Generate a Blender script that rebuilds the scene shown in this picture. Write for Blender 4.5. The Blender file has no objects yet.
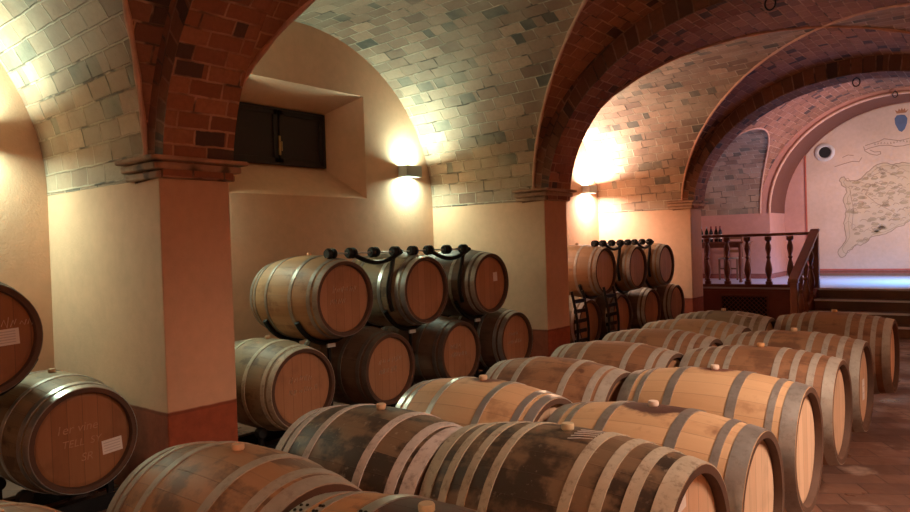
import bpy, math, random
from mathutils import Vector, Matrix
random.seed(7)
D = bpy.data; S = bpy.context.scene; COL = S.collection
PI = math.pi; cos, sin = math.cos, math.sin

# ------------------------------------------------------------------ node helpers
class NT:
    def __init__(s, name):
        s.m = D.materials.new(name); s.m.use_nodes = True
        s.t = s.m.node_tree; s.n = s.t.nodes; s.l = s.t.links
        s.b = s.n['Principled BSDF']; s.out = s.n['Material Output']
    def put(s, sock, v):
        if v is None: return
        if isinstance(v, bpy.types.NodeSocket): s.l.new(v, sock)
        elif isinstance(v, (tuple, list)) and sock.type == 'RGBA': sock.default_value = (*v[:3], 1)
        else: sock.default_value = v
    def math(s, op, a, b=None, c=None, clamp=False):
        n = s.n.new('ShaderNodeMath'); n.operation = op; n.use_clamp = clamp
        s.put(n.inputs[0], a); s.put(n.inputs[1], b); s.put(n.inputs[2], c); return n.outputs[0]
    def mix(s, f, a, b, mode='MIX'):
        n = s.n.new('ShaderNodeMix'); n.data_type = 'RGBA'; n.blend_type = mode
        s.put(n.inputs[0], f); s.put(n.inputs[6], a); s.put(n.inputs[7], b); return n.outputs[2]
    def sep(s, v):
        n = s.n.new('ShaderNodeSeparateXYZ'); s.l.new(v, n.inputs[0]); return n.outputs
    def comb(s, x, y, z=0.0):
        n = s.n.new('ShaderNodeCombineXYZ'); s.put(n.inputs[0], x); s.put(n.inputs[1], y); s.put(n.inputs[2], z); return n.outputs[0]
    def uv(s): return s.n.new('ShaderNodeTexCoord').outputs['UV']
    def obj(s): return s.n.new('ShaderNodeTexCoord').outputs['Object']
    def pos(s): return s.n.new('ShaderNodeNewGeometry').outputs['Position']
    def rnd(s): return s.n.new('ShaderNodeObjectInfo').outputs['Random']
    def noise(s, v, scale, detail=3.0, rough=.55):
        n = s.n.new('ShaderNodeTexNoise'); s.put(n.inputs['Vector'], v); n.inputs['Scale'].default_value = scale
        n.inputs['Detail'].default_value = detail; n.inputs['Roughness'].default_value = rough; return n.outputs[0]
    def white(s, v):
        n = s.n.new('ShaderNodeTexWhiteNoise'); s.l.new(v, n.inputs['Vector']); return n.outputs[0], n.outputs[1]
    def ramp(s, f, a, b):
        n = s.n.new('ShaderNodeMapRange'); s.put(n.inputs[0], f); n.inputs[1].default_value = a; n.inputs[2].default_value = b
        n.clamp = True; return n.outputs[0]
    def scale(s, v, x, y, z):
        n = s.n.new('ShaderNodeVectorMath'); n.operation = 'MULTIPLY'; s.l.new(v, n.inputs[0]); n.inputs[1].default_value = (x, y, z); return n.outputs[0]
    def add(s, v, w):
        n = s.n.new('ShaderNodeVectorMath'); n.operation = 'ADD'; s.l.new(v, n.inputs[0]); s.put(n.inputs[1], w); return n.outputs[0]
    def bump(s, h, strength=.5, dist=.01):
        n = s.n.new('ShaderNodeBump'); n.inputs['Strength'].default_value = strength; n.inputs['Distance'].default_value = dist
        s.l.new(h, n.inputs['Height']); s.l.new(n.outputs[0], s.b.inputs['Normal'])
    def done(s, col, rough=.6, metal=0.0, spec=None):
        s.put(s.b.inputs['Base Color'], col); s.put(s.b.inputs['Roughness'], rough); s.put(s.b.inputs['Metallic'], metal)
        if spec is not None: s.b.inputs['Specular IOR Level'].default_value = spec
        return s.m

def simple(name, col, rough=.6, metal=0.0, var=.25, scale=8, bump=.15):
    t = NT(name); n = t.noise(t.obj(), scale, 4)
    c = t.mix(n, tuple(x*(1-var) for x in col), tuple(min(1, x*(1+var)) for x in col))
    if bump: t.bump(t.noise(t.obj(), scale*6, 3), bump, .004)
    return t.done(c, rough, metal)

def plaster(name, col, dado=None, dz=.56):
    t = NT(name); p = t.pos()
    n1 = t.noise(p, 1.3, 4); n2 = t.noise(p, 14, 4)
    k = t.math('ADD', t.math('MULTIPLY', n1, .65), t.math('MULTIPLY', n2, .35))
    c = t.mix(t.ramp(k, .3, .7), tuple(x*.86 for x in col), tuple(min(1, x*1.10) for x in col))
    if dado:
        z = t.math('ADD', t.sep(p)[2], t.math('MULTIPLY', t.math('SUBTRACT', t.noise(p, 6, 2), .5), .012))
        f = t.ramp(z, dz+.006, dz-.004)
        dc = t.mix(t.ramp(n2, .3, .7), tuple(x*.8 for x in dado), tuple(x*1.15 for x in dado))
        c = t.mix(f, c, dc)
        line = t.math('MULTIPLY', t.ramp(z, dz-.022, dz-.014), f)
        c = t.mix(t.math('MULTIPLY', line, .5), c, tuple(x*.45 for x in dado))
    t.bump(t.math('ADD', n2, t.noise(p, 60, 2)), .25, .006)
    return t.done(c, .85)

def bricks(name, c1, c2, mortar, dark, pd, w=.28, h=.155, wash=None, bumpd=.02):
    t = NT(name); u, v, _ = t.sep(t.uv()); p = t.pos()
    wob = t.math('MULTIPLY', t.math('SUBTRACT', t.noise(p, 5, 2), .5), .018)
    v = t.math('ADD', v, wob); u = t.math('ADD', u, t.math('MULTIPLY', t.math('SUBTRACT', t.noise(t.add(p, (3, 5, 1)), 4, 2), .5), .02))
    vr = t.math('DIVIDE', v, h); row = t.math('FLOOR', vr); fv = t.math('FRACT', vr)
    rr, _c = t.white(t.comb(row, 7.0)); 
    uu = t.math('ADD', t.math('DIVIDE', u, w), t.math('ADD', t.math('MULTIPLY', t.math('FLOORED_MODULO', row, 2.0), .5), t.math('MULTIPLY', rr, .3)))
    colm = t.math('FLOOR', uu); fu = t.math('FRACT', uu)
    r1, rc = t.white(t.comb(colm, row, 1.0)); r2, _ = t.white(t.comb(colm, row, 9.0)); r3, _ = t.white(t.comb(colm, row, 5.0))
    rr2, _ = t.white(t.comb(row, colm, 3.0))
    du = t.math('MULTIPLY', t.math('MINIMUM', fu, t.math('SUBTRACT', 1.0, fu)), w)
    dv = t.math('MULTIPLY', t.math('MINIMUM', fv, t.math('SUBTRACT', 1.0, fv)), h)
    e = t.math('ADD', t.math('MINIMUM', du, dv), t.math('MULTIPLY', t.math('SUBTRACT', t.noise(p, 25, 3), .5), .010))
    mm = t.ramp(e, .0095, .004)
    fine = t.noise(p, 30, 4)
    c = t.mix(r1, c1, c2)
    c = t.mix(t.ramp(fine, .25, .75), c, t.mix(.5, c, (c1[0]*.45, c1[1]*.45, c1[2]*.45)))
    c = t.mix(t.math('MULTIPLY', t.ramp(rr2, .45, 1.0), .55), c, (c2[0]*.5, c2[1]*.45, c2[2]*.45))
    dk = t.math('MULTIPLY', t.math('LESS_THAN', r2, pd), t.math('LESS_THAN', fu, t.math('ADD', .3, t.math('MULTIPLY', rr2, .8))))
    c = t.mix(t.math('MULTIPLY', dk, .85), c, dark)
    if wash:
        wf = t.math('MULTIPLY', t.ramp(t.noise(p, 1.1, 5, .6), .42, .72), .75)
        c = t.mix(wf, c, wash)
    big = t.noise(p, 3.0, 3)
    gap = t.math('MULTIPLY', mm, t.ramp(t.noise(t.add(p, (9, 2, 4)), 3.3, 2), .56, .62))   # open dark joints
    c = t.mix(t.math('MULTIPLY', mm, t.ramp(big, .30, .6)), c, mortar)
    c = t.mix(t.math('MULTIPLY', gap, .8), c, (.03, .02, .015))
    hgt = t.math('ADD', t.math('MULTIPLY', r3, .6), t.math('MULTIPLY', fine, .35))
    hgt = t.math('SUBTRACT', hgt, t.math('MULTIPLY', mm, .5)); hgt = t.math('SUBTRACT', hgt, t.math('MULTIPLY', dk, .9))
    t.bump(hgt, .8, bumpd)
    return t.done(c, .8)

def oak(name, c1, c2, stain, amount, wine=None, wine_r=.0, chalky=0.0, rough=.55):
    """body wood: staves round the barrel (u) with grain along it (v)"""
    t = NT(name); u, v, _ = t.sep(t.uv()); o = t.obj(); R = t.rnd()
    us = t.math('MULTIPLY', u, 26.0); k = t.math('FLOOR', us); f = t.math('FRACT', us)
    r, _ = t.white(t.comb(k, t.math('MULTIPLY', R, 50.0)))
    off = t.comb(t.math('MULTIPLY', R, 30.0), t.math('MULTIPLY', r, 9.0), t.math('MULTIPLY', R, 11.0))
    grain = t.noise(t.add(t.comb(t.math('MULTIPLY', u, 90.0), t.math('MULTIPLY', v, 3.0)), off), 1.0, 4, .6)
    tone = t.math('ADD', t.math('MULTIPLY', r, .40), t.math('MULTIPLY', grain, .60))
    c = t.mix(t.ramp(tone, .15, .95), c1, c2)
    os = t.add(o, t.comb(t.math('MULTIPLY', R, 20.0), t.math('MULTIPLY', R, 7.0), R))
    blot = t.noise(os, 4.5, 5, .65); streak = t.noise(t.add(t.comb(t.math('MULTIPLY', u, 22.0), t.math('MULTIPLY', v, 2.2)), off), 1.0, 3)
    st = t.ramp(t.math('ADD', t.math('MULTIPLY', blot, .65), t.math('MULTIPLY', streak, .35)), .585-amount*.15, .655-amount*.14)
    c = t.mix(t.math('MULTIPLY', st, min(1, .5+amount*.5)), c, stain)
    if chalky:
        cf = t.ramp(t.noise(os, 22, 4, .7), .60, .70); c = t.mix(t.math('MULTIPLY', cf, chalky), c, (.45, .38, .28))
    knot = t.ramp(t.noise(os, 9, 1), .76, .80); c = t.mix(t.math('MULTIPLY', knot, .6), c, (c1[0]*.4, c1[1]*.3, c1[2]*.3))
    if wine:
        x, y, z = t.sep(o)
        d = t.math('SQRT', t.math('ADD', t.math('POWER', t.math('MULTIPLY', x, .75), 2.0), t.math('ADD', t.math('POWER', t.math('SUBTRACT', y, .02), 2.0), t.math('POWER', t.math('SUBTRACT', z, .69), 2.0))))
        d = t.math('ADD', d, t.math('MULTIPLY', t.math('SUBTRACT', t.noise(o, 14, 4, .7), .5), wine_r*.9))
        c = t.mix(t.math('MULTIPLY', t.ramp(d, wine_r, wine_r*.72), .92), c, wine)
    seam = t.ramp(t.math('MINIMUM', f, t.math('SUBTRACT', 1.0, f)), .025, .008)
    c = t.mix(t.math('MULTIPLY', seam, .28), c, (.07, .035, .018))
    t.bump(t.math('SUBTRACT', t.math('MULTIPLY', grain, .35), seam), .5, .003)
    return t.done(c, rough)

def head_wood(name, c1, c2):
    t = NT(name); x, y, z = t.sep(t.obj()); R = t.rnd()
    us = t.math('MULTIPLY', y, 12.0); k = t.math('FLOOR', us); f = t.math('FRACT', us)
    r, _ = t.white(t.comb(k, t.math('MULTIPLY', R, 40.0)))
    g = t.noise(t.comb(t.math('MULTIPLY', y, 60.0), t.math('MULTIPLY', z, 4.0), t.math('MULTIPLY', R, 20.0)), 1.0, 4)
    b = t.noise(t.add(t.obj(), t.comb(R, t.math('MULTIPLY', R, 9.0), R)), 5, 4)
    c = t.mix(t.ramp(t.math('ADD', t.math('MULTIPLY', r, .5), t.math('MULTIPLY', g, .5)), .2, .8), c1, c2)
    c = t.mix(t.math('MULTIPLY', t.ramp(b, .55, .8), .5), c, tuple(q*.5 for q in c1))
    seam = t.ramp(t.math('MINIMUM', f, t.math('SUBTRACT', 1.0, f)), .03, .01)
    c = t.mix(t.math('MULTIPLY', seam, .5), c, (.06, .03, .015))
    t.bump(g, .2, .002); return t.done(c, .6)

def hoopmat(name, c1, c2, metal, rough, rustiness=.3):
    t = NT(name); o = t.add(t.obj(), t.comb(t.math('MULTIPLY', t.rnd(), 20.0), 0.0, 0.0))
    n = t.noise(o, 10, 5, .65); c = t.mix(t.ramp(n, .3, .7), c1, c2)
    c = t.mix(t.math('MULTIPLY', t.ramp(t.noise(o, 30, 4, .7), .52, .66), rustiness), c, (.10, .05, .03))
    t.bump(t.noise(o, 50, 3), .25, .002)
    return t.done(c, rough, metal)

def emit(name, col, st):
    t = NT(name); t.b.inputs['Emission Color'].default_value = (*col, 1); t.b.inputs['Emission Strength'].default_value = st
    return t.done(col, .4)

# ------------------------------------------------------------------ mesh helpers
class MB:
    def __init__(s): s.v = []; s.f = []; s.uv = []; s.mi = []
    def face(s, pts, uvs=None, mi=0):
        i = len(s.v); s.v += [tuple(p) for p in pts]; s.f.append(tuple(range(i, i+len(pts)))); s.uv.append(uvs); s.mi.append(mi)
    def grid(s, P, U=None, wrap=False, mi=0):
        i0 = len(s.v); R = len(P); C = len(P[0])
        for r in P: s.v += [tuple(p) for p in r]
        for r in range(R-1):
            for c in range(C if wrap else C-1):
                c2 = (c+1) % C
                s.f.append((i0+r*C+c, i0+r*C+c2, i0+(r+1)*C+c2, i0+(r+1)*C+c)); s.mi.append(mi)
                if U: s.uv.append([U[r][c], U[r][c+1], U[r+1][c+1], U[r+1][c]])
                else: s.uv.append(None)
    def box(s, x0, x1, y0, y1, z0, z1, mi=0, M=None):
        p = [Vector((x, y, z)) for z in (z0, z1) for y in (y0, y1) for x in (x0, x1)]
        if M: p = [M @ q for q in p]
        i = len(s.v); s.v += [tuple(q) for q in p]
        for f in ((0,2,3,1),(4,5,7,6),(0,1,5,4),(2,6,7,3),(0,4,6,2),(1,3,7,5)): s.f.append(tuple(i+k for k in f)); s.uv.append(None); s.mi.append(mi)
        return s
    def tube(s, pts, r, n=10, mi=0, cap=True):
        pts = [Vector(p) for p in pts]; rings = []; up = None
        for i, p in enumerate(pts):
            t = (pts[min(i+1, len(pts)-1)]-pts[max(i-1, 0)]).normalized()
            if up is None: up = t.orthogonal().normalized()
            up = (up - t*up.dot(t)).normalized(); b = t.cross(up); rr = r[i] if isinstance(r, (list, tuple)) else r
            rings.append([p+(up*cos(2*PI*k/n)+b*sin(2*PI*k/n))*rr for k in range(n)])
        i0 = len(s.v); s.grid(rings, None, True, mi)
        if cap:
            s.f.append(tuple(i0+k for k in reversed(range(n)))); s.uv.append(None); s.mi.append(mi)
            e = i0+(len(rings)-1)*n; s.f.append(tuple(e+k for k in range(n))); s.uv.append(None); s.mi.append(mi)
        return s
    def lathe(s, prof, axis='Z', n=32, o=(0, 0, 0), uvn=True, mi=0, closed=False):
        """prof: (r, h). around +Z or +X (h along axis)"""
        P = []; U = []; L = 0; prof = list(prof)
        for j, (r, h) in enumerate(prof):
            if j: L += math.dist(prof[j], prof[j-1])
            row = []
            for k in range(n):
                a = 2*PI*k/n
                if axis == 'X': row.append((o[0]+h, o[1]+r*sin(a), o[2]+r*cos(a)))
                elif axis == 'Y': row.append((o[0]+r*sin(a), o[1]+h, o[2]+r*cos(a)))
                else: row.append((o[0]+r*cos(a), o[1]+r*sin(a), o[2]+h))
            P.append(row); U.append([(k/n, L) for k in range(n+1)])
        i0 = len(s.v); s.grid(P, U, True, mi)
        if closed:
            for rowi in (0, len(P)-1):
                s.f.append(tuple(i0+rowi*n+k for k in range(n))); s.uv.append(None); s.mi.append(mi)
        return s
    def prism(s, poly, fn, d0, d1, mi=0):
        """closed 2d poly extruded; fn(a,b,d)->xyz"""
        i = len(s.v); n = len(poly)
        s.v += [tuple(fn(a, b, d0)) for a, b in poly]+[tuple(fn(a, b, d1)) for a, b in poly]
        s.f.append(tuple(range(i, i+n))); s.uv.append(None); s.mi.append(mi)
        s.f.append(tuple(range(i+2*n-1, i+n-1, -1))); s.uv.append(None); s.mi.append(mi)
        for k in range(n):
            j = (k+1) % n; s.f.append((i+k, i+n+k, i+n+j, i+j)); s.uv.append(None); s.mi.append(mi)
        return s
    def mesh(s, name, mats, smooth=False):
        me = D.meshes.new(name); me.from_pydata(s.v, [], s.f)
        for m in (mats if isinstance(mats, (list, tuple)) else [mats]): me.materials.append(m)
        uvl = me.uv_layers.new(name='UVMap')
        for p, u, mi in zip(me.polygons, s.uv, s.mi):
            p.material_index = mi; p.use_smooth = smooth
            if u:
                for li, q in zip(p.loop_indices, u): uvl.data[li].uv = q
        if smooth: me.set_sharp_from_angle(angle=math.radians(38))
        return me
    def build(s, name, mats, parent=None, smooth=False, fix=True):
        import bmesh
        me = s.mesh(name, mats, smooth)
        if fix:
            bm = bmesh.new(); bm.from_mesh(me); bmesh.ops.recalc_face_normals(bm, faces=bm.faces); bm.to_mesh(me); bm.free()
        o = D.objects.new(name, me); COL.objects.link(o)
        if parent: o.parent = parent
        return o

def bevel(o, w=.005, seg=2):
    m = o.modifiers.new('bevel', 'BEVEL'); m.width = w; m.segments = seg; m.limit_method = 'ANGLE'; return o
def tag(o, label, cat, group=None):
    o['label'] = label; o['category'] = cat
    if group: o['group'] = group
    return o
def thing(name, label, cat, loc=(0, 0, 0), rz=0, group=None):
    o = D.objects.new(name, None); COL.objects.link(o); o.location = loc; o.rotation_euler = (0, 0, rz); o.empty_display_size = .1
    return tag(o, label, cat, group)
def struct(o): o['kind'] = 'structure'; return o

# ------------------------------------------------------------------ constants of the room
X0, X1 = -4.0, .6            # pier fronts
WL, WR = -5.6, 2.2           # outer walls
XC = -1.7; PW = .48; PITCH = 4.4
PY = [-2.22+PITCH*k for k in range(5)]      # near faces of piers: -2.22, 2.18, 6.58, 10.98, 15.38
SP = 1.985; AL = (PITCH-PW)/2; AN = 2.44
YE = PY[4]; YB = 16.6

# ------------------------------------------------------------------ materials
M = {}
M['plaster'] = plaster('plaster_ochre', (.68, .41, .27), (.30, .10, .045))
M['plaster_pier'] = plaster('plaster_pier', (.66, .40, .255), (.33, .075, .03))
M['plaster_pink'] = plaster('plaster_pink', (.58, .30, .24), (.33, .10, .07), .62+.10)
M['vault'] = bricks('brick_vault', (.52, .34, .23), (.25, .15, .10), (.56, .46, .34), (.065, .070, .055), .15, w=.25, h=.132, wash=(.46, .38, .28))
M['nave'] = bricks('brick_nave', (.43, .20, .115), (.31, .135, .075), (.56, .33, .21), (.05, .03, .025), .12, w=.24, h=.115)
M['arch'] = bricks('brick_arch', (.40, .165, .085), (.28, .10, .05), (.52, .29, .18), (.045, .03, .025), .14, w=.22, h=.10)
M['ring'] = bricks('brick_arch_ring_shaded', (.26, .10, .05), (.15, .06, .035), (.32, .17, .11), (.05, .025, .02), .14, w=.11, h=.14)  # arch side faces: darker brick, with part of their shade put into the colour
M['rib'] = simple('plaster_rib', (.62, .37, .26), .85, var=.3, scale=12, bump=.5)
M['capital'] = bricks('capital_brick', (.30, .14, .075), (.20, .095, .055), (.45, .28, .18), (.08, .05, .03), .1, w=.26, h=.4)

def tile_floor():
    t = NT('terracotta_floor'); p = t.pos(); x, y, z = t.sep(p)
    a = math.radians(31)
    u = t.math('ADD', t.math('MULTIPLY', x, cos(a)), t.math('MULTIPLY', y, sin(a))); v = t.math('SUBTRACT', t.math('MULTIPLY', y, cos(a)), t.math('MULTIPLY', x, sin(a)))
    w, h = .36, .18
    vr = t.math('DIVIDE', v, h); row = t.math('FLOOR', vr); fv = t.math('FRACT', vr)
    uu = t.math('ADD', t.math('DIVIDE', u, w), t.math('MULTIPLY', t.math('FLOORED_MODULO', row, 2.0), .5)); cm = t.math('FLOOR', uu); fu = t.math('FRACT', uu)
    r, _ = t.white(t.comb(cm, row)); n = t.noise(p, 2.0, 4); n2 = t.noise(p, 25, 4)
    d = t.math('MINIMUM', t.math('MULTIPLY', t.math('MINIMUM', fu, t.math('SUBTRACT', 1.0, fu)), w), t.math('MULTIPLY', t.math('MINIMUM', fv, t.math('SUBTRACT', 1.0, fv)), h))
    g = t.ramp(d, .006, .003)
    c = t.mix(r, (.23, .115, .075), (.12, .06, .042)); c = t.mix(t.math('MULTIPLY', t.ramp(n, .45, .65), .55), c, (.11, .05, .035))
    c = t.mix(t.math('MULTIPLY', t.ramp(t.noise(t.add(p, (4, 1, 0)), 1.6, 5, .65), .56, .64), .6), c, (.46, .33, .26))
    c = t.mix(t.math('MULTIPLY', g, .7), c, (.07, .04, .03))
    t.bump(t.math('SUBTRACT', t.math('MULTIPLY', n2, .4), t.math('SUBTRACT', g, t.math('MULTIPLY', r, .6))), .5, .006)
    return t.done(c, t.math('ADD', .22, t.math('MULTIPLY', t.ramp(n, .35, .6), .4)))
M['floor'] = tile_floor()
M['stage_floor'] = simple('stage_floor_boards', (.62, .58, .58), .3, var=.08, scale=3)
M['cherry'] = simple('dark_cherry_wood', (.22, .075, .038), .30, var=.35, scale=10)
M['panelwood'] = simple('red_brown_panel_wood', (.26, .075, .038), .5, var=.3, scale=5)
M['stair'] = simple('brown_stair_wood', (.16, .075, .035), .45, var=.35, scale=6)
M['nosing'] = simple('aluminium_nosing', (.75, .73, .72), .35, .6, var=.1)
M['black'] = simple('black_enamel_steel', (.012, .012, .013), .35, .4, var=.4)
M['blackdull'] = simple('black_rubber', (.010, .010, .010), .6, var=.4)
M['cap'] = simple('pale_plastic_cap', (.62, .64, .60), .45, var=.1)
M['paper'] = simple('white_paper', (.78, .74, .70), .8, var=.05, bump=0)
M['ink'] = simple('grey_print', (.55, .50, .48), .8, var=.1, bump=0)
M['chalk'] = simple('chalk', (.62, .46, .34), .9, var=.4, scale=60, bump=0)
M['brand'] = simple('branded_mark', (.12, .045, .02), .8, var=.3, bump=0)
M['cork'] = simple('silicone_bung', (.62, .40, .24), .6, var=.1)
M['bung_white'] = simple('white_bung', (.78, .60, .48), .55, var=.08)
M['bung_pale'] = simple('pale_straw_bung', (.62, .52, .33), .55, var=.1)
M['bung_orange'] = simple('orange_bung', (.70, .36, .15), .55, var=.1)
M['rim'] = simple('barrel_chime_wood', (.10, .05, .03), .7, var=.35, scale=14)
M['rivet'] = simple('dark_rivet', (.03, .025, .02), .4, .6)

W = {  # body wood
 'new': oak('oak_fresh', (.54, .32, .165), (.68, .44, .245), (.30, .15, .07), .12),
 'newwine': oak('oak_fresh_wine', (.54, .32, .165), (.68, .44, .245), (.30, .15, .07), .12, (.040, .006, .010), .135),
 'newdamp': oak('oak_fresh_damp', (.52, .31, .16), (.66, .42, .23), (.30, .15, .07), .12, (.14, .04, .025), .075),
 'front': oak('oak_orange_damp', (.48, .23, .09), (.60, .31, .13), (.25, .11, .05), .15, (.05, .016, .015), .17),
 'mid': oak('oak_middle', (.34, .18, .085), (.46, .27, .14), (.19, .085, .04), .35),
 'patchy': oak('oak_patchy', (.38, .195, .09), (.48, .27, .135), (.13, .075, .045), .68),
 'brown': oak('oak_brown', (.25, .115, .055), (.36, .18, .09), (.13, .055, .028), .45),
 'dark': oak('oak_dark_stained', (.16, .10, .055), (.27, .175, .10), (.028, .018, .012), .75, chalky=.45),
 'grey': oak('oak_grey_green', (.24, .17, .10), (.34, .25, .15), (.11, .07, .045), .5),
 'umber': oak('oak_umber', (.12, .065, .038), (.18, .10, .06), (.07, .035, .02), .4),  # darkest even brown of the body woods
}
H = {
 'steel': hoopmat('hoop_galvanised', (.50, .50, .47), (.62, .62, .60), .75, .33, .08),
 'dull': hoopmat('hoop_dull_zinc', (.27, .24, .21), (.38, .34, .30), .55, .45, .25),
 'pale': hoopmat('hoop_pale_oxide', (.46, .40, .29), (.60, .54, .42), .15, .7, .45),
 'white': hoopmat('hoop_chalk_white', (.50, .43, .38), (.66, .60, .55), .1, .75, .40),
 'greyish': hoopmat('hoop_grey_oxide', (.38, .33, .27), (.50, .44, .36), .3, .6, .25),
 'darkh': hoopmat('hoop_dark', (.14, .11, .09), (.20, .17, .14), .5, .5, .3),
}
HD = {'orange': head_wood('head_orange_oak', (.36, .17, .08), (.46, .235, .12)),
      'pale': head_wood('head_pale_oak', (.58, .38, .235), (.70, .48, .31)),
      'brown': head_wood('head_brown_oak', (.26, .11, .045), (.36, .165, .07))}

# ------------------------------------------------------------------ shell
def spring_curve(a, R, th): return XC+a*cos(th), SP+R*sin(th)
NTH = 48
def lateral(side, yc, Rw, Rn, Rl):
    """brick barrel over the side recess of a bay, from wall to groin"""
    b = MB(); P = []; U = []; v = 0; prev = None
    wallx = WL if side < 0 else WR
    for i in range(NTH+1):
        th = PI*i/NTH; y = yc-AL*cos(th); xg = XC+side*AN*math.sqrt(max(0, 1-(Rl*sin(th)/Rn)**2))
        row = []; ur = []
        zz = SP+Rl*sin(th)
        if prev: v += math.dist(prev, (y, zz))
        prev = (y, zz)
        for j in range(15):
            t = j/14; x = wallx+(xg-wallx)*t
            row.append((x, y, SP+(Rw+(Rl-Rw)*t)*sin(th))); ur.append((x, v))
        P.append(row); U.append(ur)
    b.grid(P, U)
    return b
def nave(ylo, yhi, R, end, Rl):
    """triangle-like nave panel between a pier line and the bay crown. end=-1: near half, +1: far half"""
    yc = (ylo+yhi)/2; b = MB(); P = []; U = []; v = 0; prev = None
    ths = [PI*i/NTH for i in range(NTH+1)]
    if Rl < R: a0 = math.asin(Rl/R); ths = sorted(ths+[a0, PI-a0]+[a0-.01*q*q for q in range(1, 6)]+[PI-a0+.01*q*q for q in range(1, 6)])
    for th in ths:
        x = XC-AN*cos(th); z = SP+R*sin(th); yg = yc+end*AL*math.sqrt(max(0, 1-min(1, R*sin(th)/Rl)**2)); ye = ylo if end < 0 else yhi
        if prev: v += math.dist(prev, (x, z))
        prev = (x, z); row = []; ur = []
        for j in range(9):
            t = j/8; y = ye+(yg-ye)*(t)
            # from the pier line only as far as the crown for middle th
            row.append((x, y, z)); ur.append((y, v))
        P.append(row); U.append(ur)
    b.grid(P, U); return b
# in a groin bay the nave panel covers |dy|/AL > |dx|/AN  on both ends
def groin(yc, sx, R, Rl):
    pts = []
    for i in range(31):
        th = PI/2*i/30; h = Rl*sin(th)
        pts.append((XC+sx[0]*(AN*math.sqrt(max(0, 1-(h/R)**2))), yc+sx[1]*AL*cos(th), SP+h-.004))
    return MB().tube(pts, [.018+.004*sin(i*2.3) for i in range(31)], 8)
n = 0
for k in range(4):
    ylo, yhi = PY[k]+PW, PY[k+1]; yc = (ylo+yhi)/2
    Rn = 1.92 if k < 3 else 2.20; Rl = Rn if k < 3 else 1.46; Rw = 1.83 if k < 3 else 1.46
    for side in (-1, 1): struct(lateral(side, yc, Rw, Rn, Rl).build('vault', M['vault'], smooth=True, fix=False))
    for e in (-1, 1): struct(nave(ylo, yhi, Rn, e, Rl).build('vault', M['nave'], smooth=True, fix=False))
    for sx in ((-1, -1), (-1, 1), (1, -1), (1, 1)):
        n += 1; struct(groin(yc, sx, Rn, Rl).build('trim_%d' % n, M['rib'], smooth=True))
# transverse arches with soffit and side faces
AA, AR = 2.25, 1.70
for k in range(4):
    y0, y1 = PY[k], PY[k]+PW; b = MB(); P = []; U = []; v = 0; prev = None
    top = []
    for i in range(NTH+1):
        th = PI*i/NTH; x = XC-AA*cos(th); z = SP+AR*sin(th)
        if prev: v += math.dist(prev, (x, z))
        prev = (x, z); P.append([(x, y0, z), (x, y1, z)]); U.append([(y0, v), (y1, v)])
        Rt = 2.6; top.append((XC-(AN+.15)*cos(th), SP-.02+Rt*sin(th)))
    b.grid(P, U)
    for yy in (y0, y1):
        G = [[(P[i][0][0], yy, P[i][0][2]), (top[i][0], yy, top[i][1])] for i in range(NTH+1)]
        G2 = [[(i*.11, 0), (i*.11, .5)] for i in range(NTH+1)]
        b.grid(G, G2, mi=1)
    b.grid([[(top[i][0], y0, top[i][1]), (top[i][0], y1, top[i][1])] for i in range(NTH+1)], U)
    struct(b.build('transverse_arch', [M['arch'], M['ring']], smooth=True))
    for s, xf in ((-1, X0), (1, X1)):
        xa, xb = (WL-.1, xf) if s < 0 else (xf, WR+.1)
        struct(bevel(MB().box(xa, xb, y0, y1, 0, SP).build('pier', M['plaster_pier']), .008))
        # stepped brick capital: three courses wrapping the front
        c = MB()
        for j, (e, za, zb) in enumerate(((.03, SP-.005, SP+.04), (.06, SP+.045, SP+.09), (.095, SP+.095, SP+.125))):
            ins = .36
            if s < 0: c.box(xf-ins, xf+e, y0-e, y1+e, za, zb)
            else: c.box(xf-e, xf+ins, y0-e, y1+e, za, zb)
        for i, f in enumerate(c.f):
            c.uv[i] = [((c.v[q][0]+c.v[q][1]), c.v[q][2]*0+j) for q in f]
        n += 1; struct(bevel(c.build('trim_%d' % n, M['capital']), .012, 2))

# floor, walls
struct(MB().box(WL-1, WR+.3, -2.6, YB+.3, -.1, 0).build('floor', M['floor']))
def wall_left():
    b = MB(); x = WL; zt = 4.5
    ny0, ny1, nz0, nz1 = 3.72, 5.46, 2.07, 3.195      # splayed niche
    iy0, iy1, iz0, iz1, ix = 3.98, 5.21, 2.42, 3.01, -6.02
    def rect(y0, y1, z0, z1): b.face([(x, y0, z0), (x, y1, z0), (x, y1, z1), (x, y0, z1)])
    rect(-2.6, ny0, 0, zt); rect(ny1, YE+.02, 0, zt); rect(ny0, ny1, 0, nz0); rect(ny0, ny1, nz1, zt)
    O = [(x, ny0, nz0), (x, ny1, nz0), (x, ny1, nz1), (x, ny0, nz1)]; I = [(ix, iy0, iz0), (ix, iy1, iz0), (ix, iy1, iz1), (ix, iy0, iz1)]
    for i in range(4):
        j = (i+1) % 4; b.face([O[i], O[j], I[j], I[i]])
    b.face([(ix-.1, iy0-.05, iz0-.05), (ix-.1, iy1+.05, iz0-.05), (ix-.1, iy1+.05, iz1+.05), (ix-.1, iy0-.05, iz1+.05)])
    return b.build('wall_left', M['plaster'], fix=False)
struct(wall_left())
struct(MB().box(WR, WR+.1, -2.6, YB+.2, 0, 4.5).build('wall_right', M['plaster']))
struct(MB().box(WL-.9, WR+.2, -2.7, -2.45, 0, 4.6).build('wall_back', M['plaster']))
struct(MB().box(WL-.9, WR+.2, -2.7, YB+.3, 4.6, 4.7).build('ceiling', M['plaster']))
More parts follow.
